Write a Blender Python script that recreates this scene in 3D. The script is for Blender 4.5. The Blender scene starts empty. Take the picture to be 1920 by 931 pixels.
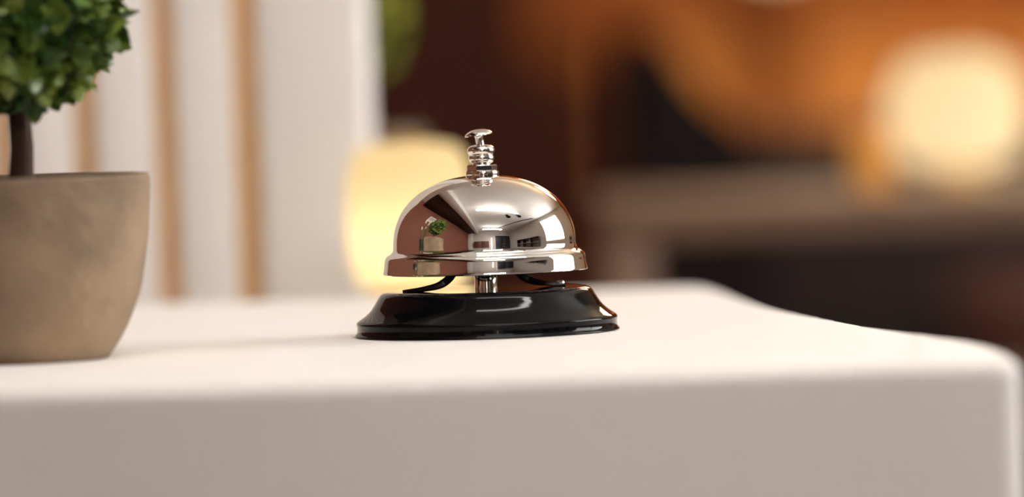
import bpy, bmesh, math, random
from mathutils import Vector, Matrix, Quaternion

random.seed(7)
SC = bpy.context.scene
COL = SC.collection
R = math.radians
ZT = 0.75                                   # height of the counter top

# ------------------------------------------------------------------ camera
cam_d = bpy.data.cameras.new('camera')
cam = bpy.data.objects.new('camera', cam_d)
COL.objects.link(cam)
SC.camera = cam
cam_d.sensor_width = 36.0
cam_d.lens = 200.0
cam_d.clip_start = 0.05
cam_d.clip_end = 60
yaw, pitch, roll = 0.0048079, 0.0343563, R(1.9)
fwd = Vector((math.sin(yaw)*math.cos(pitch), math.cos(yaw)*math.cos(pitch), -math.sin(pitch)))
r0 = fwd.cross(Vector((0, 0, 1))).normalized()
u0 = r0.cross(fwd)
rt = r0*math.cos(roll) - u0*math.sin(roll)
up = u0*math.cos(roll) + r0*math.sin(roll)
cam.matrix_world = Matrix(((rt.x, up.x, -fwd.x, 0.0), (rt.y, up.y, -fwd.y, -1.837),
                           (rt.z, up.z, -fwd.z, ZT + 0.0902), (0, 0, 0, 1)))
cam_d.dof.use_dof = True
cam_d.dof.focus_distance = 1.822
cam_d.dof.aperture_fstop = 4.2
cam_d.dof.aperture_blades = 9
cam_d.dof.aperture_rotation = R(10)

# ------------------------------------------------------------------ world, exposure
world = bpy.data.worlds.new('overcast_sky')
SC.world = world
world.use_nodes = True
bg = world.node_tree.nodes['Background']
bg.inputs[0].default_value = (1.0, 0.98, 0.96, 1)
bg.inputs[1].default_value = 12.5
LINEAR_STRENGTH = 31.0                       # linear ceiling fixture over the counter
REAR_FILL_STRENGTH = 72.0                  # unseen fill light added behind the camera
LINEAR_COLOUR = (1.0, 0.97, 0.93)
vs = SC.view_settings
vs.view_transform = 'Standard'
vs.look = 'None'
vs.exposure = 0.0
vs.gamma = 1.0
vs.use_curve_mapping = False
SC.cycles.use_denoising = True
SC.cycles.max_bounces = 8
SC.cycles.caustics_reflective = False
SC.cycles.caustics_refractive = False
SC.cycles.sample_clamp_indirect = 8.0

# ------------------------------------------------------------------ materials
MATS = {}
def mat(name, col, rough=0.6, metal=0.0, var=0.0, scale=20.0, bump=0.0, bscale=80.0, coat=0.0,
        stretch=None, emit=None, estr=0.0, rand=None, spec=0.5, detail=4.0):
    if name in MATS:
        return MATS[name]
    m = bpy.data.materials.new(name)
    m.use_nodes = True
    nt = m.node_tree
    b = nt.nodes['Principled BSDF']
    b.inputs['Base Color'].default_value = (*col, 1)
    b.inputs['Roughness'].default_value = rough
    b.inputs['Metallic'].default_value = metal
    b.inputs['Coat Weight'].default_value = coat
    b.inputs['Coat Roughness'].default_value = 0.04
    b.inputs['Specular IOR Level'].default_value = spec
    if emit:
        b.inputs['Emission Color'].default_value = (*emit, 1)
        b.inputs['Emission Strength'].default_value = estr
    tc = mp = None
    if var or bump:
        tc = nt.nodes.new('ShaderNodeTexCoord')
        mp = nt.nodes.new('ShaderNodeMapping')
        nt.links.new(tc.outputs['Object'], mp.inputs['Vector'])
        if stretch:
            mp.inputs['Scale'].default_value = stretch
    if var:
        n = nt.nodes.new('ShaderNodeTexNoise')
        n.inputs['Scale'].default_value = scale
        n.inputs['Detail'].default_value = detail
        nt.links.new(mp.outputs[0], n.inputs['Vector'])
        rp = nt.nodes.new('ShaderNodeValToRGB')
        rp.color_ramp.elements[0].position = 0.3
        rp.color_ramp.elements[1].position = 0.7
        rp.color_ramp.elements[0].color = (*[c*(1-var) for c in col], 1)
        rp.color_ramp.elements[1].color = (*[min(1, c*(1+var)) for c in col], 1)
        nt.links.new(n.outputs[0], rp.inputs[0])
        nt.links.new(rp.outputs[0], b.inputs['Base Color'])
    if rand:
        oi = nt.nodes.new('ShaderNodeObjectInfo')
        rp = nt.nodes.new('ShaderNodeValToRGB')
        rp.color_ramp.elements[0].color = (*col, 1)
        rp.color_ramp.elements[1].color = (*rand, 1)
        nt.links.new(oi.outputs['Random'], rp.inputs[0])
        nt.links.new(rp.outputs[0], b.inputs['Base Color'])
    if bump:
        n2 = nt.nodes.new('ShaderNodeTexNoise')
        n2.inputs['Scale'].default_value = bscale
        n2.inputs['Detail'].default_value = 3
        nt.links.new(mp.outputs[0], n2.inputs['Vector'])
        bp = nt.nodes.new('ShaderNodeBump')
        bp.inputs['Strength'].default_value = bump
        bp.inputs['Distance'].default_value = 0.001
        nt.links.new(n2.outputs[0], bp.inputs['Height'])
        nt.links.new(bp.outputs[0], b.inputs['Normal'])
    MATS[name] = m
    return m

M_CHROME = mat('polished_chrome', (0.86, 0.83, 0.79), 0.025, 1.0)
M_BLACK = mat('black_enamel', (0.003, 0.003, 0.0035), 0.05, 0.0, spec=0.16)
M_STRAP = mat('black_steel', (0.010, 0.010, 0.012), 0.22, 0.0, coat=0.3)
M_COUNTER = mat('cream_plaster', (0.87, 0.835, 0.79), 0.75, var=0.02, scale=6, bump=0.15, bscale=500)
M_POT = mat('mottled_concrete', (0.24, 0.165, 0.104), 0.85, var=0.45, scale=24, bump=0.6, bscale=260)
M_SOIL = mat('dark_soil', (0.045, 0.028, 0.016), 0.95, var=0.4, scale=300, bump=1.0, bscale=600)
M_TRUNK = mat('brown_stem', (0.050, 0.022, 0.010), 0.8, var=0.3, scale=200, bump=0.8, bscale=500, stretch=(1, 1, 0.2))
M_LEAF = mat('boxwood_green', (0.035, 0.090, 0.014), 0.40, rand=(0.23, 0.31, 0.050))
M_LEAF2 = mat('brightened_olive_leaf', (0.11, 0.16, 0.016), 0.45, rand=(0.42, 0.42, 0.05))
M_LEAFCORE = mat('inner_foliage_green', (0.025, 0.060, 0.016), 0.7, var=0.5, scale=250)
M_SLAT = mat('off_white_paint', (0.93, 0.89, 0.855), 0.55, var=0.02, scale=10)
M_OAK = mat('golden_oak', (0.78, 0.43, 0.125), 0.55, var=0.12, scale=9, stretch=(6, 6, 0.4))
M_CONSOLE = mat('beige_laminate', (0.56, 0.45, 0.33), 0.5, var=0.04, scale=14)
M_MAHOG = mat('dark_mahogany', (0.040, 0.0085, 0.0035), 0.55, spec=0.2, var=0.15, scale=4, stretch=(8, 8, 0.5))
M_MAHOG2 = mat('red_brown_mahogany', (0.075, 0.018, 0.007), 0.55, spec=0.2, var=0.15, scale=4, stretch=(8, 8, 0.5))
M_HONEY = mat('honey_panel_wood', (0.78, 0.34, 0.088), 0.55, spec=0.15, var=0.12, scale=4, stretch=(8, 8, 0.5))
M_CHEST = mat('chestnut_panel_wood', (0.27, 0.085, 0.020), 0.55, spec=0.15, var=0.12, scale=4, stretch=(8, 8, 0.5))
M_ORANGE = mat('orange_panel_wood', (0.36, 0.090, 0.012), 0.55, spec=0.15, var=0.12, scale=4, stretch=(8, 8, 0.5))
M_SHADE = mat('dark_wall_plaster', (0.05, 0.022, 0.014), 0.7)
M_TABLE = mat('walnut_table_wood', (0.185, 0.108, 0.066), 0.45, var=0.10, scale=8, stretch=(0.6, 8, 8))
M_LEATHER = mat('black_brown_leather', (0.008, 0.0045, 0.0035), 0.6, spec=0.15, bump=0.3, bscale=200)
M_LEATHER2 = mat('charcoal_leather', (0.028, 0.017, 0.0145), 0.6, spec=0.2, bump=0.3, bscale=200)
M_RUST = mat('rust_fabric', (0.075, 0.021, 0.009), 0.9, bump=0.4, bscale=400)
M_FLOOR = mat('dark_floor_wood', (0.10, 0.055, 0.032), 0.4, var=0.2, scale=5, stretch=(6, 0.5, 6))
M_CEIL = mat('white_ceiling_paint', (0.82, 0.80, 0.76), 0.9)
M_TERRA = mat('terracotta_paint', (0.21, 0.072, 0.042), 0.7, var=0.04, scale=3)
M_WHITE = mat('white_paint', (0.80, 0.77, 0.73), 0.5)
M_GREYW = mat('pale_grey_paint', (0.55, 0.52, 0.48), 0.8)
M_SOFFIT = mat('dark_brown_soffit', (0.030, 0.011, 0.007), 0.6)
M_NAVY = mat('dark_navy_door', (0.012, 0.012, 0.022), 0.4)
M_BRASS = mat('brushed_brass', (0.60, 0.40, 0.16), 0.3, 1.0)
M_BLKMET = mat('matte_black_metal', (0.02, 0.02, 0.02), 0.5)
M_GREENV = mat('dark_green_glaze', (0.020, 0.045, 0.020), 0.15)
M_STALK = mat('stalk_green', (0.05, 0.12, 0.03), 0.5)
M_PETAL = mat('white_petal', (0.80, 0.76, 0.70), 0.6)
M_ART = mat('pale_art_print', (0.55, 0.52, 0.47), 0.7, var=0.25, scale=8)
M_FLAME = mat('candle_flame', (1, 0.6, 0.2), 0.5, emit=(1.0, 0.42, 0.08), estr=12.0)
M_WAX = mat('lit_amber_glass', (0.45, 0.20, 0.05), 0.25, emit=(1.0, 0.42, 0.08), estr=0.42)
M_SCONCE = mat('lit_opal_glass', (0.85, 0.75, 0.62), 0.4, emit=(1.0, 0.62, 0.32), estr=2.5)
M_RUSTWOOD = mat('red_brown_cabinet_wood', (0.10, 0.028, 0.014), 0.45, var=0.15, scale=6, stretch=(6, 6, 0.5))
M_TUBE = mat('lit_tube', (0.9, 0.85, 0.85), 0.4, emit=(1.0, 0.86, 0.84), estr=7.0)
M_DRUM = mat('fill_drum_fabric', (0.8, 0.65, 0.45), 0.7, emit=(1.0, 0.70, 0.42), estr=16.0)  # glow of the added pendants
M_LINEAR = mat('linear_light_diffuser', (0.9, 0.88, 0.85), 0.5, emit=LINEAR_COLOUR, estr=LINEAR_STRENGTH)
M_UPLIGHT = mat('linear_uplight_diffuser', (0.9, 0.88, 0.85), 0.5, emit=LINEAR_COLOUR, estr=15.0)  # upward glow added to brighten the ceiling
M_REARFILL = mat('rear_fill_diffuser', (0.9, 0.88, 0.85), 0.5, emit=LINEAR_COLOUR, estr=REAR_FILL_STRENGTH)

def pane_material():
    m = bpy.data.materials.new('window_glass')
    m.use_nodes = True
    nt = m.node_tree
    nt.nodes.clear()
    o = nt.nodes.new('ShaderNodeOutputMaterial')
    mx = nt.nodes.new('ShaderNodeMixShader')
    t = nt.nodes.new('ShaderNodeBsdfTransparent')
    g = nt.nodes.new('ShaderNodeBsdfGlossy')
    g.inputs['Roughness'].default_value = 0.02
    mx.inputs[0].default_value = 0.06
    nt.links.new(t.outputs[0], mx.inputs[1])
    nt.links.new(g.outputs[0], mx.inputs[2])
    nt.links.new(mx.outputs[0], o.inputs[0])
    return m
M_PANE = pane_material()

def shade_material(name, col, w):
    """frosted glass that glows by letting the light of the bulb inside through"""
    m = bpy.data.materials.new(name)
    m.use_nodes = True
    nt = m.node_tree
    nt.nodes.clear()
    o = nt.nodes.new('ShaderNodeOutputMaterial')
    mx = nt.nodes.new('ShaderNodeMixShader')
    t = nt.nodes.new('ShaderNodeBsdfTranslucent')
    d = nt.nodes.new('ShaderNodeBsdfDiffuse')
    t.inputs['Color'].default_value = (*col, 1)
    d.inputs['Color'].default_value = (0.45, 0.36, 0.22, 1)
    mx.inputs[0].default_value = w
    nt.links.new(t.outputs[0], mx.inputs[1])
    nt.links.new(d.outputs[0], mx.inputs[2])
    nt.links.new(mx.outputs[0], o.inputs[0])
    return m
M_FROST = shade_material('warm_frosted_shade', (1.0, 0.90, 0.62), 0.25)
M_FROST2 = shade_material('pale_frosted_shade', (1.0, 0.90, 0.68), 0.25)
M_BULB = mat('warm_bulb', (0.9, 0.8, 0.6), 0.4, emit=(1.0, 0.84, 0.62), estr=8.5)
M_BULB2 = mat('bright_warm_bulb', (0.9, 0.8, 0.6), 0.4, emit=(1.0, 0.86, 0.66), estr=4.6)

# ------------------------------------------------------------------ helpers
def link(name, me, m=None, parent=None, smooth=None):
    if m:
        me.materials.append(m)
    if smooth is not None:
        for p in me.polygons:
            p.use_smooth = True
        me.set_sharp_from_angle(angle=R(smooth))
    o = bpy.data.objects.new(name, me)
    COL.objects.link(o)
    if parent:
        o.parent = parent
    return o

def tag(o, label, cat, group=None):
    o['label'] = label
    o['category'] = cat
    if group:
        o['group'] = group
    return o

def thing(name, label, cat, loc=(0, 0, 0), rz=0.0, group=None):
    o = bpy.data.objects.new(name, None)
    o.empty_display_size = 0.02
    COL.objects.link(o)
    o.location = loc
    o.rotation_euler = (0, 0, rz)
    return tag(o, label, cat, group)

def mesh(name, verts, faces):
    me = bpy.data.meshes.new(name)
    me.from_pydata([tuple(v) for v in verts], [], faces)
    bm = bmesh.new(); bm.from_mesh(me)
    bmesh.ops.recalc_face_normals(bm, faces=bm.faces)
    bm.to_mesh(me); bm.free()
    me.update()
    return me

def lathe(name, prof, m, parent=None, segs=64, closed=False, smooth=35):
    """revolve (r, z) points about z; points with r == 0 close the ends"""
    verts, rows = [], []
    for r, z in prof:
        if r < 1e-7:
            rows.append([len(verts)]); verts.append((0, 0, z))
        else:
            rows.append(list(range(len(verts), len(verts)+segs)))
            for k in range(segs):
                a = 2*math.pi*k/segs
                verts.append((r*math.cos(a), r*math.sin(a), z))
    faces = []
    pairs = list(zip(rows, rows[1:])) + ([(rows[-1], rows[0])] if closed else [])
    for A, B in pairs:
        for k in range(segs):
            j = (k+1) % segs
            if len(A) == 1 and len(B) == 1:
                continue
            if len(A) == 1:
                faces.append((A[0], B[k], B[j]))
            elif len(B) == 1:
                faces.append((A[k], A[j], B[0]))
            else:
                faces.append((A[k], A[j], B[j], B[k]))
    return link(name, mesh(name, verts, faces), m, parent, smooth)

def catmull(pts, n=8):
    out = []
    P = [pts[0]] + list(pts) + [pts[-1]]
    for i in range(1, len(P)-2):
        p0, p1, p2, p3 = (Vector(q) for q in P[i-1:i+3])
        for k in range(n):
            t = k/n
            out.append(tuple(0.5*((2*p1) + (p2-p0)*t + (2*p0-5*p1+4*p2-p3)*t*t + (3*p1-p0-3*p2+p3)*t**3)))
    out.append(tuple(pts[-1]))
    return out

def box(name, x0, x1, y0, y1, z0, z1, m, parent=None, bev=0.004, segs=2):
    bm = bmesh.new()
    bmesh.ops.create_cube(bm, size=1.0)
    bmesh.ops.scale(bm, vec=(x1-x0, y1-y0, z1-z0), verts=bm.verts)
    bmesh.ops.translate(bm, vec=((x0+x1)/2, (y0+y1)/2, (z0+z1)/2), verts=bm.verts)
    if bev:
        bmesh.ops.bevel(bm, geom=bm.edges[:], offset=min(bev, 0.45*min(x1-x0, y1-y0, z1-z0)), segments=segs,
                        profile=0.5, affect='EDGES')
    me = bpy.data.meshes.new(name)
    bm.to_mesh(me); bm.free()
    return link(name, me, m, parent, 40)

def struct(o):
    o['kind'] = 'structure'
    return o

def sweep(name, path, section, m, parent=None, ref=(0, 1, 0), scales=None):
    """sweep a closed 2D section along a path; section x runs along ref, y along the path's side normal"""
    verts, faces = [], []
    n = len(section)
    path = [Vector(p) for p in path]
    for i, p in enumerate(path):
        t = (path[min(i+1, len(path)-1)] - path[max(i-1, 0)]).normalized()
        a = (Vector(ref) - t*Vector(ref).dot(t)).normalized()
        b = t.cross(a)
        s = scales[i] if scales else 1.0
        for (x, y) in section:
            verts.append(p + a*x*s + b*y*s)
    for i in range(len(path)-1):
        for k in range(n):
            j = (k+1) % n
            faces.append((i*n+k, i*n+j, (i+1)*n+j, (i+1)*n+k))
    faces.append(tuple(range(n)))
    faces.append(tuple(range((len(path)-1)*n, len(path)*n)))
    return link(name, mesh(name, verts, faces), m, parent, 40)

def circle(r, n=16):
    return [(r*math.cos(2*math.pi*k/n), r*math.sin(2*math.pi*k/n)) for k in range(n)]

def copy_tree(o, parent=None):
    c = o.copy()
    COL.objects.link(c)
    c.parent = parent
    for ch in list(o.children):
        copy_tree(ch, c)
    return c

# ================================================================== THE SETTING
XL, XR, YB, YF, ZC = -1.5, 2.8, -4.2, 6.3, 2.6
struct(box('floor', XL-0.1, XR+0.1, YB-0.1, YF+0.1, -0.1, 0, M_FLOOR, bev=0))
struct(box('ceiling', XL-0.1, XR+0.1, YB-0.1, YF+0.1, ZC, ZC+0.1, M_CEIL, bev=0))
struct(box('wall_left', XL-0.1, XL, YB, YF, 0, ZC, M_TERRA, bev=0))
struct(box('wall_rear', XL-0.1, XR+0.1, YB-0.1, YB, 0, ZC, M_GREYW, bev=0))
# right wall with a real window opening
WY0, WY1, WZ0, WZ1 = -0.3, 1.8, 0.85, 2.35
wr = bmesh.new()
for (y0, y1, z0, z1) in ((YB, WY0, 0, ZC), (WY1, YF, 0, ZC), (WY0, WY1, 0, WZ0), (WY0, WY1, WZ1, ZC)):
    g = bmesh.ops.create_cube(wr, size=1.0)['verts']
    bmesh.ops.scale(wr, vec=(0.1, y1-y0, z1-z0), verts=g)
    bmesh.ops.translate(wr, vec=(XR+0.05, (y0+y1)/2, (z0+z1)/2), verts=g)
me = bpy.data.meshes.new('wall_right'); wr.to_mesh(me); wr.free()
struct(link('wall_right', me, M_GREYW))
win = bmesh.new()
def bmbox(bm, x0, x1, y0, y1, z0, z1):
    g = bmesh.ops.create_cube(bm, size=1.0)['verts']
    bmesh.ops.scale(bm, vec=(x1-x0, y1-y0, z1-z0), verts=g)
    bmesh.ops.translate(bm, vec=((x0+x1)/2, (y0+y1)/2, (z0+z1)/2), verts=g)
bmbox(win, XR+0.01, XR+0.08, WY0, WY0+0.06, WZ0, WZ1)
bmbox(win, XR+0.01, XR+0.08, WY1-0.06, WY1, WZ0, WZ1)
bmbox(win, XR+0.01, XR+0.08, WY0+0.06, WY1-0.06, WZ0, WZ0+0.06)
bmbox(win, XR+0.01, XR+0.08, WY0+0.06, WY1-0.06, WZ1-0.06, WZ1)
me = bpy.data.meshes.new('window_1'); win.to_mesh(me); win.free()
w1 = struct(link('window_1', me, M_WHITE))
ym = (WY0+WY1)/2
box('mullion', XR+0.015, XR+0.075, ym-0.03, ym+0.03, WZ0+0.06, WZ1-0.06, M_WHITE, w1)
box('pane', XR+0.04, XR+0.046, WY0+0.06, ym-0.03, WZ0+0.06, WZ1-0.06, M_PANE, w1, bev=0)
box('pane', XR+0.04, XR+0.046, ym+0.03, WY1-0.06, WZ0+0.06, WZ1-0.06, M_PANE, w1, bev=0)
# dark double door in the rear wall
d1 = struct(box('door_1', 0.95, 2.70, YB, YB+0.04, 0, 2.08, M_WHITE, bev=0.004))
for k_, (x0, x1) in enumerate(((1.02, 1.82), (1.83, 2.63))):
    lf = box('door_leaf', x0, x1, YB+0.03, YB+0.06, 0.005, 2.01, M_NAVY, d1, 0.004)
    hd = lathe('door_handle', [(0, 0), (0.03, 0), (0.03, 0.01), (0.012, 0.02), (0.012, 0.05), (0.028, 0.06), (0.03, 0.08), (0, 0.09)], M_BRASS, lf, 24)
    hd.location = (1.76 if k_ == 0 else 1.89, YB+0.06, 1.0)
    hd.rotation_euler = (R(-90), 0, 0)
# white corner post, dark soffit and the white beam along it
struct(box('trim_1', XL, XL+0.42, YB, YB+0.22, 0, ZC, M_WHITE))
struct(box('trim_2', XL, -0.80, YB+0.22, 1.5, 2.36, ZC, M_SOFFIT))
struct(box('trim_3', -0.80, -0.58, YB, 1.5, 2.34, ZC, M_WHITE))
# back wall: wood panelling, each panel its own piece
wb = struct(box('wall_back', XL-0.1, XR+0.1, YF, YF+0.1, 0, ZC, M_SHADE, bev=0))
JOINT = 0.006
def panel(x0, x1, z0, z1, m):
    return box('wood_panel', x0+JOINT/2, x1-JOINT/2, YF-0.025, YF, z0+JOINT/2, z1-JOINT/2, m, wb, bev=0.004, segs=1)
cols_x = [(XL, -1.05, 0), (-1.05, -0.6, 0), (-0.6, -0.2, 0), (-0.2, 0.07, 0), (0.07, 0.19, 1), (0.19, 0.37, 2), (0.37, 0.46, 3),
          (0.46, 0.60, 2), (0.60, 0.70, 4), (0.70, 0.80, 4), (0.80, 1.1, 2), (1.1, 1.5, 2), (1.5, 1.95, 3), (1.95, 2.4, 2), (2.4, XR, 3)]
low = [M_MAHOG, M_MAHOG, M_HONEY, M_CHEST, M_HONEY]
top = [M_MAHOG, M_MAHOG2, M_CHEST, M_CHEST, M_ORANGE]
for x0, x1, k in cols_x:
    panel(x0, x1, 0.0, 0.62, M_MAHOG)
    panel(x0, x1, 0.62, 0.86, low[k])
    panel(x0, x1, 0.86, 1.70, top[k])
    panel(x0, x1, 1.70, ZC, M_MAHOG if k < 2 else M_CHEST)

# ================================================================== RECEPTION COUNTER
front = [(-700, -150), (-480, -190), (-300, -220), (-213.7, -233), (-137, -245), (-91.7, -252.5), (-47, -258), (-2.5, -260.5), (41.9, -261), (86.5, -260.5),
         (116, -261)]
corner = [(141.8, -263.2), (144.4, -262.3), (146.4, -260.5), (147.6, -258), (148, -255)]
right = [(149.3, -218.7), (148.2, -178), (143.5, -138.5), (138.3, -115), (135.4, -98), (132.4, -88), (122.3, -42.1), (112.7, 19.2), (104.9, 67.1), (98.5, 116.1), (92.8, 188.9),
         (89.4, 241.5), (86.5, 278), (83.5, 298), (79.5, 308), (73, 312.5)]
back = [(58.1, 311), (40.4, 310.3), (-2.3, 306), (-48.4, 303), (-101, 309), (-134.1, 320), (-185.3, 327), (-286.6, 328), (-480, 326), (-700, 322)]
def dens(pts, n):
    return catmull([(x, y, 0) for x, y in pts], n)
out = dens(front, 4) + dens(corner, 2) + dens(right, 10) + dens(back, 4)
rng = random.Random(3)
ol = []
for (x, y, _) in out:                       # mm -> m; the sawn right-hand edge is slightly ragged
    j = 0.0
    if x > 85 and y > -200 and y < 60:
        j = rng.uniform(-0.35, 0.35)
    ol.append(Vector(((x+j)/1000, y/1000)))
def offset_loop(loop, d):
    n = len(loop); res = []
    for i in range(n):
        a, b, c = loop[i-1], loop[i], loop[(i+1) % n]
        n1 = Vector((-(b-a).y, (b-a).x)).normalized()
        n2 = Vector((-(c-b).y, (c-b).x)).normalized()
        m_ = (n1+n2)
        m_ = m_/max(m_.length_squared, 0.3)*2 if m_.length > 1e-6 else n1
        res.append(b + m_*d)
    return res
RE = 0.0035
rings = [(0.0, 0.0), (0.0, ZT-RE)]
for k in range(1, 7):
    a = math.pi/2*k/6
    rings.append((RE*(1-math.cos(a)), ZT-RE+RE*math.sin(a)))
verts, faces = [], []
N = len(ol)
for d, z in rings:
    for p in offset_loop(ol, d):
        verts.append((p.x, p.y, z))
for i in range(len(rings)-1):
    for k in range(N):
        j = (k+1) % N
        faces.append((i*N+k, i*N+j, (i+1)*N+j, (i+1)*N+k))
faces.append(tuple(range(N)))
faces.append(tuple(range((len(rings)-1)*N, len(rings)*N)))
counter = link('reception_counter', mesh('reception_counter', verts, faces), M_COUNTER, None, 30)
tag(counter, 'cream white reception counter with rounded edges carrying the call bell and potted topiary', 'counter')

# ================================================================== CALL BELL  (1 px of the photo = 0.1722 mm here)
U = 0.0001722
def px(pts):
    return [(r*U, z*U) for r, z in pts]
bell = thing('call_bell', 'chrome dome call bell on a glossy black round base, standing on white counter', 'call bell', (0, 0, ZT))
base_outer = [(246, 0.5), (248.5, 1.5), (248, 3.5), (246, 6), (244.8, 9), (244.3, 14), (244.3, 19), (245.2, 23), (244.6, 26.5), (241, 30), (235, 34), (225, 41.5), (216.5, 50),
              (210, 59.5), (203.5, 70), (199.5, 76), (194, 80.5), (186, 83), (174, 83.6)]
prof = px([(0, 0.5), (200, 0.5)]) + [tuple(p) for p in catmull([(r*U, z*U, 0) for r, z in base_outer], 5)]
prof = [(p[0], p[1]) for p in prof] + px([(150, 83.2), (60, 82.6), (0, 82.4)])
lathe('base', prof, M_BLACK, bell, 160, smooth=50)
# post between base and dome
lathe('post', px([(0, 82), (21.5, 82), (21.5, 150), (14, 160), (14, 293), (0, 293)]), M_CHROME, bell, 48, smooth=40)
# dome with its flared rim
dome = []
for k in range(0, 61):
    a = math.pi/2*k/60
    e = 2/2.22
    dome.append((171.5*math.cos(a)**e if k < 60 else 0.0, 164 + 133*math.sin(a)**e))
rim = [(192.5, 116.5), (191.6, 119), (190.3, 126), (189.2, 134), (188.4, 141), (186.6, 146.5), (182.5, 150.5), (177.8, 153.2), (174.4, 156), (172.4, 159.5)]
rim = [(p[0], p[1]) for p in catmull([(r, z, 0) for r, z in rim], 5)]
inner = [(max(0.0, r-4.0) if r > 8 else 0.0, z-4.0) for r, z in reversed(dome)] + [(r-4.0, z) for r, z in reversed(rim)]
inner = [q for i, q in enumerate(inner) if i == 0 or q[0] > 0]
lathe('dome', px(rim + dome + inner + [(190.5, 115.2)]), M_CHROME, bell, 192, closed=True, smooth=60)
# washer, hexagonal nut
lathe('washer', px([(0, 294), (29, 294), (31, 295), (31.5, 298), (31.5, 302), (30.5, 304.5), (28, 305.2), (0, 305.2)]), M_CHROME, bell, 64, smooth=40)
bm = bmesh.new()
hexv = []
for z, f in ((305.2, 0.96), (306.2, 1.0), (314.2, 1.0), (316, 0.93)):
    hexv.append([bm.verts.new((28.5*U*f*math.cos(R(60*k+8)), 28.5*U*f*math.sin(R(60*k+8)), z*U)) for k in range(6)])
for A, B in zip(hexv, hexv[1:]):
    for k in range(6):
        bm.faces.new((A[k], A[(k+1) % 6], B[(k+1) % 6], B[k]))
bm.faces.new(list(reversed(hexv[0]))); bm.faces.new(hexv[-1])
me = bpy.data.meshes.new('hex_nut'); bm.to_mesh(me); bm.free()
link('hex_nut', me, M_CHROME, bell)
# turned two-lobed knob that guides the plunger
kn = [(17.5, 315), (17, 318), (21.2, 321), (23.8, 325.5), (24, 330), (23.2, 333.5), (24.8, 337), (25.8, 342), (24.8, 347), (20.8, 351), (13, 353.6), (8, 354)]
kn = [(p[0], p[1]) for p in catmull([(r, z, 0) for r, z in kn], 4)]
lathe('knob', px([(0, 315)] + kn + [(0, 354)]), M_CHROME, bell, 56, smooth=50).location = (-0.5*U, 0, 0)
# plunger: slightly tipped stem with the push button on top
pl = lathe('plunger', px([(0, 0), (7.6, 0), (7.4, 16), (8.2, 20), (11.5, 23.6), (0, 23.6)]), M_CHROME, bell, 40, smooth=45)
pl.location = (-1.5*U, 0, 350*U)
pl.rotation_euler = (0, R(-7.0), 0)
lathe('push_button', px([(0, 22.6), (11, 22.8), (20, 22.0), (25.4, 21.2), (26.4, 22.4), (25.6, 24.6), (21, 28.2), (14, 31.3), (7, 32.8), (0, 33.3)]),
      M_CHROME, pl, 48, smooth=50)
# bent black steel straps carrying the striker
def strap(path, parent):
    w, t = 12*U, 7.5*U
    sec = [(-w, -t*0.5), (-w*0.6, -t), (w*0.6, -t), (w, -t*0.5), (w, t*0.5), (w*0.6, t), (-w*0.6, t), (-w, t*0.5)]
    pts = [Vector(p) for p in catmull(path, 8)]
    n_ = len(pts)
    return sweep('striker_strap', [p*U for p in pts], sec, M_STRAP, parent, ref=(0, 1, 0), scales=[min(1.0, 0.40+1.6*k_/n_) for k_ in range(n_)])
strap([(-156, -38, 84.5), (-122, -38, 87.5), (-92, -36, 92.5), (-76, -33, 100), (-64, -29, 111), (-54, -24, 128), (-34, -16, 146), (-14, -8, 152)], bell)
strap([(150, 30, 86), (116, 30, 88.5), (92, 28, 93), (74, 26, 101), (62, 23, 112), (52, 19, 128), (34, 12, 146), (14, 6, 152)], bell)
lathe('rivet', px([(0, 0), (7, 0), (7, 2), (5, 5), (0, 6)]), M_CHROME, bell, 20).location = (141*U, 30*U, 88*U)

# ================================================================== TOPIARIES
def leaf_mesh(rng, k):
    """a sprig of small cupped boxwood leaves pointing along +z"""
    verts, faces = [], []
    for q in range(7):
        L = rng.uniform(0.0048, 0.0068); Wd = L*rng.uniform(0.38, 0.48)
        prof_ = [(0, 0.05), (0.25, 0.75), (0.55, 1.0), (0.82, 0.65), (1.0, 0.06)]
        az = rng.uniform(0, 2*math.pi); el = rng.uniform(R(35), R(88))
        rot = Matrix.Rotation(az, 3, 'Z') @ Matrix.Rotation(el, 3, 'Y') @ Matrix.Rotation(rng.uniform(-0.6, 0.6), 3, 'Z')
        off = Vector((0, 0, rng.uniform(-0.002, 0.002)))
        b0 = len(verts)
        for t, w in prof_:
            bend = -0.25*L*t*t
            for s in (-1, 0, 1):
                verts.append(rot @ Vector((bend + (0.18*Wd*w if s else 0), s*Wd*w, L*t)) + off)
        for i in range(4):
            for s in range(2):
                a = b0+i*3+s
                faces.append((a, a+1, a+4, a+3))
    me_ = bpy.data.meshes.new('leaf_sprig')
    me_.from_pydata([tuple(v) for v in verts], [], faces)
    for p in me_.polygons:
        p.use_smooth = True
    me_.materials.append(M_LEAF)
    return me_

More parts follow.
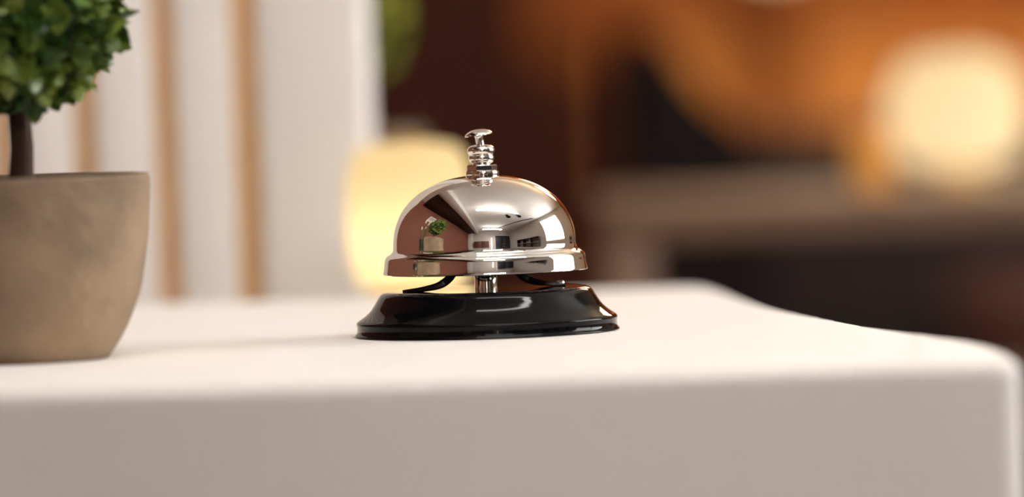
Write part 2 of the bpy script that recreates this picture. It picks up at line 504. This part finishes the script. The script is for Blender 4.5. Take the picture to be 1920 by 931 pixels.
def topiary(name, label, loc):
    t = thing(name, label, 'potted plant', loc, 0, None)
    pp = [(0.0235, 0.0), (0.0255, 0.0006), (0.0290, 0.0055), (0.0315, 0.0100), (0.0342, 0.0162), (0.0358, 0.0205), (0.0372, 0.0270), (0.0388, 0.0370),
          (0.0398, 0.0480), (0.0401, 0.0545), (0.0399, 0.0563), (0.0390, 0.0570), (0.0372, 0.0568), (0.0364, 0.0555), (0.0360, 0.0500)]
    pp = [(p[0], p[1]) for p in catmull([(r, z, 0) for r, z in pp], 3)]
    lathe('pot', [(0, 0)] + pp + [(0.0358, 0.047), (0, 0.047)], M_POT, t, 80, smooth=40)
    # soil: a low mound
    sg = [(0.0358, 0.0488), (0.030, 0.0515), (0.020, 0.0535), (0.010, 0.0545), (0, 0.055)]
    lathe('soil', sg, M_SOIL, t, 40, smooth=60)
    path = [(0, 0, 0.050), (0.0002, 0, 0.058), (0.0007, 0.0003, 0.066), (0.0002, 0.0002, 0.076), (-0.0004, 0, 0.088), (0, 0, 0.100)]
    sweep('trunk', path, circle(0.0036, 12), M_TRUNK, t, ref=(1, 0, 0), scales=[1.25, 1.08, 1.0, 0.97, 0.95, 0.9])
    rng_ = random.Random(11)
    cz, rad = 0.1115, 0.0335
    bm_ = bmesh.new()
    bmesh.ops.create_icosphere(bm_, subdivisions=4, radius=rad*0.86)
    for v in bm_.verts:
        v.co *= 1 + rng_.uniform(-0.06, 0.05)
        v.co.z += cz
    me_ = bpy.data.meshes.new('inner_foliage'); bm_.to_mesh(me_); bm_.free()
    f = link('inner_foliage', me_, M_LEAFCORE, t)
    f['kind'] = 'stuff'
    kinds = [leaf_mesh(rng_, k) for k in range(6)]
    n = 290
    for i in range(n):
        z = 1-2*(i+0.5)/n
        a = i*2.399963 + rng_.uniform(-0.1, 0.1)
        d = Vector((math.sqrt(1-z*z)*math.cos(a), math.sqrt(1-z*z)*math.sin(a), z))
        if d.z < -0.985:
            continue
        o = bpy.data.objects.new('leaf_sprig', kinds[i % 6])
        COL.objects.link(o)
        o.parent = t
        o.location = Vector((0, 0, cz)) + d*rad*rng_.uniform(0.84, 0.98)
        q = d.to_track_quat('Z', 'Y') @ Quaternion((0, 0, 1), rng_.uniform(0, 6.28))
        o.rotation_mode = 'QUATERNION'
        o.rotation_quaternion = q
        s = rng_.uniform(0.85, 1.25)
        o.scale = (s, s, s)
    return t
top1 = topiary('potted_topiary', 'round green boxwood topiary in a mottled grey concrete pot beside the call bell', (-0.1428, -0.075, ZT))
top1['group'] = 'round boxwood topiaries in concrete pots'
top2 = copy_tree(top1)
top2['label'] = 'round green topiary half hidden behind the white slatted partition, above the small lamp'

# ================================================================== SLATTED PARTITION
PY = 0.51
part = thing('slatted_partition', 'partition of off-white upright slats over golden wood, left of the call bell', 'partition', (0, PY, 0))
box('backing_board', -0.372, -0.060, 0.010, 0.024, 0.0, 1.13, M_OAK, part, bev=0.001, segs=1)
pitch_x = 0.0333
xs = -0.0925
slat0 = None
k = 0
while True:                                  # stripes of bare wood 8.5 mm wide between the slats
    x1 = xs - 0.0085 - pitch_x*k
    x0 = x1 - (pitch_x - 0.0085)
    if x0 < -0.372:
        break
    if slat0 is None:
        w = (x1-x0)/2
        slat0 = box('slat', -w, w, -0.0030, 0.010, 0.0, 1.13, M_SLAT, part, bev=0.003, segs=3)
        o = slat0
    else:
        o = slat0.copy()
        COL.objects.link(o)
    o.location = ((x0+x1)/2, 0, 0)
    k += 1
box('end_post', xs, -0.0445, -0.004, 0.028, 0.0, 1.15, M_SLAT, part, bev=0.006, segs=4)

# ================================================================== CONSOLE WITH SMALL LAMP BEHIND THE PARTITION
con = thing('side_console', 'beige console behind the white slatted partition carrying the half hidden topiary', 'console', (0, 0, 0))
box('top', -0.62, -0.012, 0.60, 0.92, 0.728, 0.750, M_CONSOLE, con, 0.003)
box('side_panel', -0.036, -0.014, 0.61, 0.91, 0, 0.728, M_CONSOLE, con, 0.002)
box('side_panel', -0.61, -0.588, 0.61, 0.91, 0, 0.728, M_CONSOLE, con, 0.002)
box('shelf', -0.588, -0.036, 0.61, 0.91, 0.35, 0.37, M_CONSOLE, con, 0.002)
top2.location = (-0.0655, 0.72, 0.750)
top2.rotation_euler = (0, 0, 1.3)
for ch in top2.children:                     # yellower olive leaves, also brightened because little light falls here
    if ch.name.startswith('leaf_sprig'):
        ch.material_slots[0].link = 'OBJECT'
        ch.material_slots[0].material = M_LEAF2
LX, LY = -0.0290, 0.400
pln = thing('slim_plinth', 'slim beige plinth under the small yellow lamp behind the counter', 'plinth', (LX, LY, 0))
box('foot', -0.045, 0.045, -0.045, 0.045, 0, 0.03, M_CONSOLE, pln, 0.003)
box('column', -0.022, 0.022, -0.022, 0.022, 0.03, 0.728, M_CONSOLE, pln, 0.002)
box('top', -0.028, 0.028, -0.030, 0.030, 0.728, 0.742, M_CONSOLE, pln, 0.003)
lamp = thing('small_table_lamp', 'small glowing yellow lamp right behind the call bell dome', 'lamp', (LX, LY, 0.742))
lathe('lamp_base', [(0, 0), (0.018, 0), (0.019, 0.002), (0.018, 0.005), (0.012, 0.008), (0, 0.008)], M_BRASS, lamp, 40)
lathe('lamp_shade', [(0, 0.008), (0.019, 0.008), (0.0215, 0.010), (0.0236, 0.018), (0.0246, 0.032), (0.0246, 0.046), (0.0240, 0.054), (0.0217, 0.0600), (0.018, 0.0632), (0.010, 0.0645), (0, 0.0645)],
      M_FROST, lamp, 48, smooth=60)
lathe('bulb', [(0, 0.012), (0.004, 0.012), (0.0045, 0.018), (0.008, 0.024), (0.0085, 0.030), (0.006, 0.036), (0, 0.038)], M_BULB, lamp, 20, smooth=60)
lathe('cap', [(0, 0.0645), (0.006, 0.0645), (0.006, 0.0660), (0.003, 0.0672), (0, 0.0672)], M_BRASS, lamp, 24)

# ================================================================== TABLE WITH GLOBE LAMP FAR BEHIND
tab = thing('wooden_table', 'brown wooden table with a thick top behind the counter, big glowing lamp on it', 'table', (0, 0, 0))
TX0, TX1, TY0, TY1, TZ = 0.057, 0.95, 0.95, 1.25, 0.763
box('table_top', TX0, TX1, TY0, TY1, TZ-0.018, TZ, M_TABLE, tab, 0.003)
for (x, y) in ((TX0+0.001, TY0+0.003), (TX1-0.027, TY0+0.003), (TX0+0.001, TY1-0.029), (TX1-0.027, TY1-0.029)):
    box('leg', x, x+0.026, y, y+0.026, 0, TZ-0.018, M_TABLE, tab, 0.002)
box('stretcher', TX0+0.027, TX1-0.027, TY0+0.006, TY0+0.026, 0.636, 0.660, M_TABLE, tab, 0.003)
box('stretcher', TX0+0.027, TX1-0.027, TY1-0.026, TY1-0.006, 0.636, 0.660, M_TABLE, tab, 0.003)
gl = thing('table_lamp', 'big glowing pale yellow lamp on the wooden table at the right', 'lamp', (0.254, 1.20, TZ))
lathe('lamp_base', [(0, 0), (0.020, 0), (0.021, 0.001), (0.020, 0.003), (0.010, 0.004), (0.009, 0.008), (0, 0.008)], M_BRASS, gl, 40)
lathe('lamp_shade', [(0, 0.008), (0.016, 0.008), (0.026, 0.010), (0.0335, 0.017), (0.0375, 0.027), (0.0385, 0.039), (0.0365, 0.052), (0.031, 0.062), (0.022, 0.068), (0.012, 0.070), (0, 0.0705)],
      M_FROST2, gl, 48, smooth=60)
lathe('bulb', [(0, 0.012), (0.006, 0.012), (0.007, 0.020), (0.013, 0.028), (0.0145, 0.037), (0.011, 0.047), (0.004, 0.051), (0, 0.0515)], M_BULB2, gl, 20, smooth=60)
can = thing('added_candle', 'small amber glass candle added for the orange glow left of the big glowing lamp', 'candle', (0.202, 1.10, TZ))  # made-up candle giving the orange blur beside the lamp
lathe('cup', [(0, 0), (0.008, 0), (0.0100, 0.002), (0.0115, 0.030), (0.0105, 0.030), (0.0092, 0.003), (0, 0.0025)], M_WAX, can, 32, smooth=50)
lathe('candle', [(0, 0.003), (0.0085, 0.003), (0.0088, 0.016), (0.008, 0.017), (0, 0.017)], M_PETAL, can, 24)
lathe('flame', [(0, 0.017), (0.0015, 0.0185), (0.0022, 0.021), (0.0015, 0.025), (0.0006, 0.028), (0, 0.030)], M_FLAME, can, 16, smooth=70)

# ================================================================== SOFA IN FRONT OF THE PANELLED WALL
sofa = thing('leather_sofa', 'dark leather sofa with a sloping arm behind the wooden table, below the orange wood panelling', 'sofa', (0, 0, 0))
SX0, SX1, SY0, SY1 = 0.101, 1.75, 1.80, 2.50
AW = 0.082
box('base', SX0, SX1, SY0, SY1, 0.10, 0.30, M_LEATHER2, sofa, 0.02)
xm = (SX0+SX1)/2
box('seat_cushion', SX0+AW+0.004, xm-0.003, SY0-0.02, SY1-0.24, 0.30, 0.44, M_LEATHER2, sofa, 0.04, 4)
box('seat_cushion', xm+0.003, SX1-AW-0.004, SY0-0.02, SY1-0.24, 0.30, 0.44, M_LEATHER2, sofa, 0.04, 4)
box('backrest', SX0+AW, SX1-AW, SY1-0.24, SY1, 0.30, 0.774, M_LEATHER2, sofa, 0.012, 3)
def arm(x0, flip):
    pr = [(0, 0.10), (AW, 0.10), (AW, 0.766), (0.072, 0.780), (0.040, 0.812), (0.014, 0.850), (0.003, 0.852), (0, 0.844)]
    if flip:
        pr = [(AW-x, z) for x, z in reversed(pr)]
    n_ = len(pr)
    vs_ = [(x0+x, SY0, z) for x, z in pr] + [(x0+x, SY1, z) for x, z in pr]
    fs_ = [(i, (i+1) % n_, n_+(i+1) % n_, n_+i) for i in range(n_)] + [tuple(range(n_)), tuple(range(n_, 2*n_))]
    link('arm', mesh('arm', vs_, fs_), M_LEATHER, sofa)
arm(SX0, False)
arm(SX1-AW, True)
for (x, y) in ((SX0+0.05, SY0+0.05), (SX1-0.05, SY0+0.05), (SX0+0.05, SY1-0.05), (SX1-0.05, SY1-0.05)):
    o = lathe('leg', [(0, 0), (0.018, 0), (0.026, 0.10), (0, 0.10)], M_BLKMET, sofa, 20)
    o.location = (x, y, 0)
# rust scatter cushion
bm = bmesh.new()
bmesh.ops.create_cube(bm, size=1.0)
bmesh.ops.subdivide_edges(bm, edges=bm.edges[:], cuts=7, use_grid_fill=True)
for v in bm.verts:
    x, y, z = v.co*2
    puff = (1-abs(x)**2.6)*(1-abs(z)**2.6)
    v.co = Vector((x*0.13*(0.94+0.06*abs(z)), y*(0.012+0.05*puff), z*0.12*(0.94+0.06*abs(x))))
me = bpy.data.meshes.new('scatter_cushion'); bm.to_mesh(me); bm.free()
cu = link('scatter_cushion', me, M_RUST, None, 60)
cu.location = (0.455, 2.135, 0.562)
cu.rotation_euler = (R(-14), 0, 0)
tag(cu, 'rust brown scatter cushion leaning on the dark sofa, lower right under the table', 'cushion')

# wall sconce above the sofa
sc = thing('wall_sconce', 'opal glass wall light on the orange wood panelling at the top edge', 'wall light', (0.425, YF-0.025, 0.962))
o = lathe('back_plate', [(0, 0), (0.030, 0), (0.030, 0.006), (0.024, 0.012), (0, 0.012)], M_BRASS, sc, 32)
o.rotation_euler = (R(90), 0, 0); o.location = (0, 0, 0.07)
sweep('bracket', [(0, -0.010, 0.07), (0, -0.05, 0.07), (0, -0.085, 0.085), (0, -0.095, 0.112)], circle(0.006, 12), M_BRASS, sc, ref=(1, 0, 0))
o = lathe('shade', [(0, 0.0), (0.020, 0.002), (0.042, 0.012), (0.058, 0.032), (0.064, 0.058), (0.060, 0.085), (0.045, 0.105), (0.02, 0.115), (0, 0.117)], M_SCONCE, sc, 40, smooth=70)
o.location = (0, -0.095, 0.0)

# unseen warm drum pendants added to brighten the lounge and its panelling
def pendant(loc, label):
    t = thing('fill_pendant', label, 'added fill lamp', loc, 0, 'added warm pendants lighting the lounge')
    lathe('canopy', [(0, ZC-loc[2]), (0.05, ZC-loc[2]), (0.05, ZC-loc[2]-0.02), (0, ZC-loc[2]-0.025)], M_BRASS, t, 24)
    lathe('cord', [(0, 0.28), (0.004, 0.28), (0.004, ZC-loc[2]-0.02), (0, ZC-loc[2]-0.02)], M_BLKMET, t, 10)
    lathe('drum_shade', [(0, 0.01), (0.21, 0.01), (0.22, 0.0), (0.22, 0.27), (0.21, 0.28), (0, 0.28)], M_DRUM, t, 48)
pendant((0.95, 3.2, 1.75), 'unseen warm drum lamp added to brighten the lounge behind the sofa')
pendant((0.62, 5.60, 1.60), 'unseen warm drum lamp added to brighten the wood panelling')

# orange brown framed panel on the dark panelling
pic = thing('orange_brown_panel', 'orange brown framed panel high on the dark wood wall', 'picture', (0.125, YF-0.025, 0.825))
box('panel_frame', -0.050, 0.050, -0.018, 0, 0.0, 0.30, M_CHEST, pic, 0.004)
box('print', -0.042, 0.042, -0.0195, -0.0175, 0.008, 0.292, M_CHEST, pic, 0)

# ================================================================== CAMERA SIDE OF THE ROOM (mirrored in the dome)
def linear_light(loc, rz, label, m):
    t = thing('linear_ceiling_light', label, 'ceiling light', loc, rz, 'linear ceiling lights')
    box('housing', -0.65, 0.65, -0.06, 0.06, 0.0, 0.05, M_WHITE, t, 0.004)
    box('diffuser', -0.63, 0.63, -0.05, 0.05, -0.012, 0.0, m, t, 0.003)
    box('uplight_diffuser', -0.63, 0.63, -0.05, 0.05, 0.05, 0.062, M_UPLIGHT, t, 0.003)
    for s in (-0.5, 0.5):
        c = lathe('suspension_rod', [(0, 0.062), (0.004, 0.062), (0.004, ZC-loc[2]), (0, ZC-loc[2])], M_BLKMET, t, 10)
        c.location = (s, 0, 0)
linear_light((0.45, -0.55, 2.22), 0, 'linear ceiling light mirrored as a bright streak near the top of the dome', M_LINEAR)
linear_light((0.55, -2.70, 2.22), 0, 'linear ceiling light added behind the camera to brighten the counter front and partition', M_REARFILL)  # added fill for the surfaces facing the camera
trk = thing('lighting_track', 'black ceiling track running behind the two spotlights, mirrored in the dome', 'track', (1.75, -1.75, ZC))
rail = box('rail', -1.35, 1.35, -0.02, 0.02, -0.05, 0.0, M_BLKMET, trk, 0.003)
box('end_cap', -1.39, -1.35, -0.024, 0.024, -0.055, 0.0, M_BLKMET, trk, 0.003)
box('end_cap', 1.35, 1.39, -0.024, 0.024, -0.055, 0.0, M_BLKMET, trk, 0.003)
trk.rotation_euler = (0, 0, R(62))
def spot(loc, label):
    t = thing('ceiling_spotlight', label, 'spotlight', loc, 0, 'black ceiling spotlights')
    lathe('mount', [(0, 0), (0.07, 0), (0.07, -0.025), (0.018, -0.03), (0.018, -0.09), (0, -0.09)], M_BLKMET, t, 24)
    o = lathe('spot_head', [(0, 0.10), (0.06, 0.09), (0.08, 0.05), (0.09, -0.13), (0.075, -0.13), (0.05, -0.05), (0, -0.05)], M_BLKMET, t, 28)
    o.location = (0, 0, -0.19); o.rotation_euler = (R(25), R(15), 0)
spot((0.95, -1.05, ZC), 'black ceiling spotlight mirrored in the dome, the left one of two')
spot((1.35, -0.80, ZC), 'black ceiling spotlight mirrored in the dome, the right one of two')
cab = thing('brown_cabinet', 'red brown cabinet by the far wall, mirrored low in the middle of the dome', 'cabinet', (-0.25, YB+0.012, 0))
box('carcass', -0.62, 0.62, 0, 0.40, 0.06, 1.30, M_RUSTWOOD, cab, 0.006)
box('plinth', -0.58, 0.58, 0.02, 0.36, 0, 0.06, M_BLKMET, cab, 0.003)
for x0 in (-0.61, 0.005):
    dr = box('cabinet_door', x0, x0+0.605, 0.40, 0.42, 0.08, 1.28, M_RUSTWOOD, cab, 0.005)
    kb = lathe('door_knob', [(0, 0), (0.008, 0), (0.008, 0.012), (0.016, 0.018), (0.014, 0.028), (0, 0.03)], M_BRASS, dr, 20)
    kb.location = (-0.05 if x0 < 0 else 0.05, 0.42, 0.70)
    kb.rotation_euler = (R(-90), 0, 0)
fl_ = thing('tube_floor_lamp', 'bright upright tube lamp mirrored as a thin vertical line in the dome', 'floor lamp', (0.62, -3.95, 0))
lathe('lamp_base', [(0, 0), (0.12, 0), (0.12, 0.015), (0.02, 0.03), (0, 0.03)], M_BLKMET, fl_, 36)
lathe('pole', [(0, 0.03), (0.012, 0.03), (0.012, 0.45), (0, 0.45)], M_BLKMET, fl_, 16)
lathe('tube', [(0, 0.45), (0.03, 0.45), (0.035, 0.46), (0.035, 1.64), (0.03, 1.65), (0, 1.65)], M_TUBE, fl_, 24)
shu = thing('shelving_unit', 'dark low shelving along the right wall, mirrored in the right of the dome', 'shelf', (XR, -1.75, 0))
for y0 in (-1.0, -0.34, 0.32, 0.97):
    box('upright', -0.36, -0.002, y0, y0+0.03, 0, 1.18, M_BLKMET, shu, 0.003)
for z0 in (0.08, 0.50, 0.86, 1.18):
    box('shelf_board', -0.36, -0.002, -1.0, 1.0, z0, z0+0.03, M_BLKMET if z0 > 1 else M_TABLE, shu, 0.003)
wp = thing('framed_print', 'pale framed print on the red brown wall, mirrored in the dome', 'picture', (XL, -0.10, 1.75))
box('frame', 0, 0.025, -0.20, 0.20, 0, 0.30, M_WHITE, wp, 0.004)
box('print', 0.024, 0.027, -0.15, 0.15, 0.05, 0.25, M_ART, wp, 0)
vz = thing('flower_vase', 'tall dark green vase of white flowers mirrored in the left of the dome', 'vase', (-1.15, -0.10, 0))
vp = [(0, 0), (0.09, 0), (0.10, 0.02), (0.085, 0.12), (0.075, 0.4), (0.085, 0.75), (0.10, 0.95), (0.09, 0.95), (0.075, 0.75), (0.065, 0.4), (0, 0.1)]
lathe('vase', vp, M_GREENV, vz, 40, smooth=50)
for i in range(6):
    a = i*1.05
    tx, ty, tz = 0.13*math.cos(a), 0.13*math.sin(a), 1.32+0.10*math.sin(i*2.1)
    st = sweep('flower_stalk', [(0.03*math.cos(a), 0.03*math.sin(a), 0.4), (0.045*math.cos(a), 0.045*math.sin(a), 0.8), (0.09*math.cos(a), 0.09*math.sin(a), 1.08), (tx, ty, tz)],
               circle(0.006, 8), M_STALK, vz, ref=(1, 0, 0.1))
    fl = lathe('blossom', [(0, 0), (0.016, 0.01), (0.026, 0.04), (0.024, 0.08), (0.014, 0.13), (0, 0.16)], M_PETAL, st, 16, smooth=60)
    fl.location = (tx, ty, tz-0.01)
    fl.rotation_euler = (0.5*math.cos(a+1.57), 0.5*math.sin(a+1.57), 0)
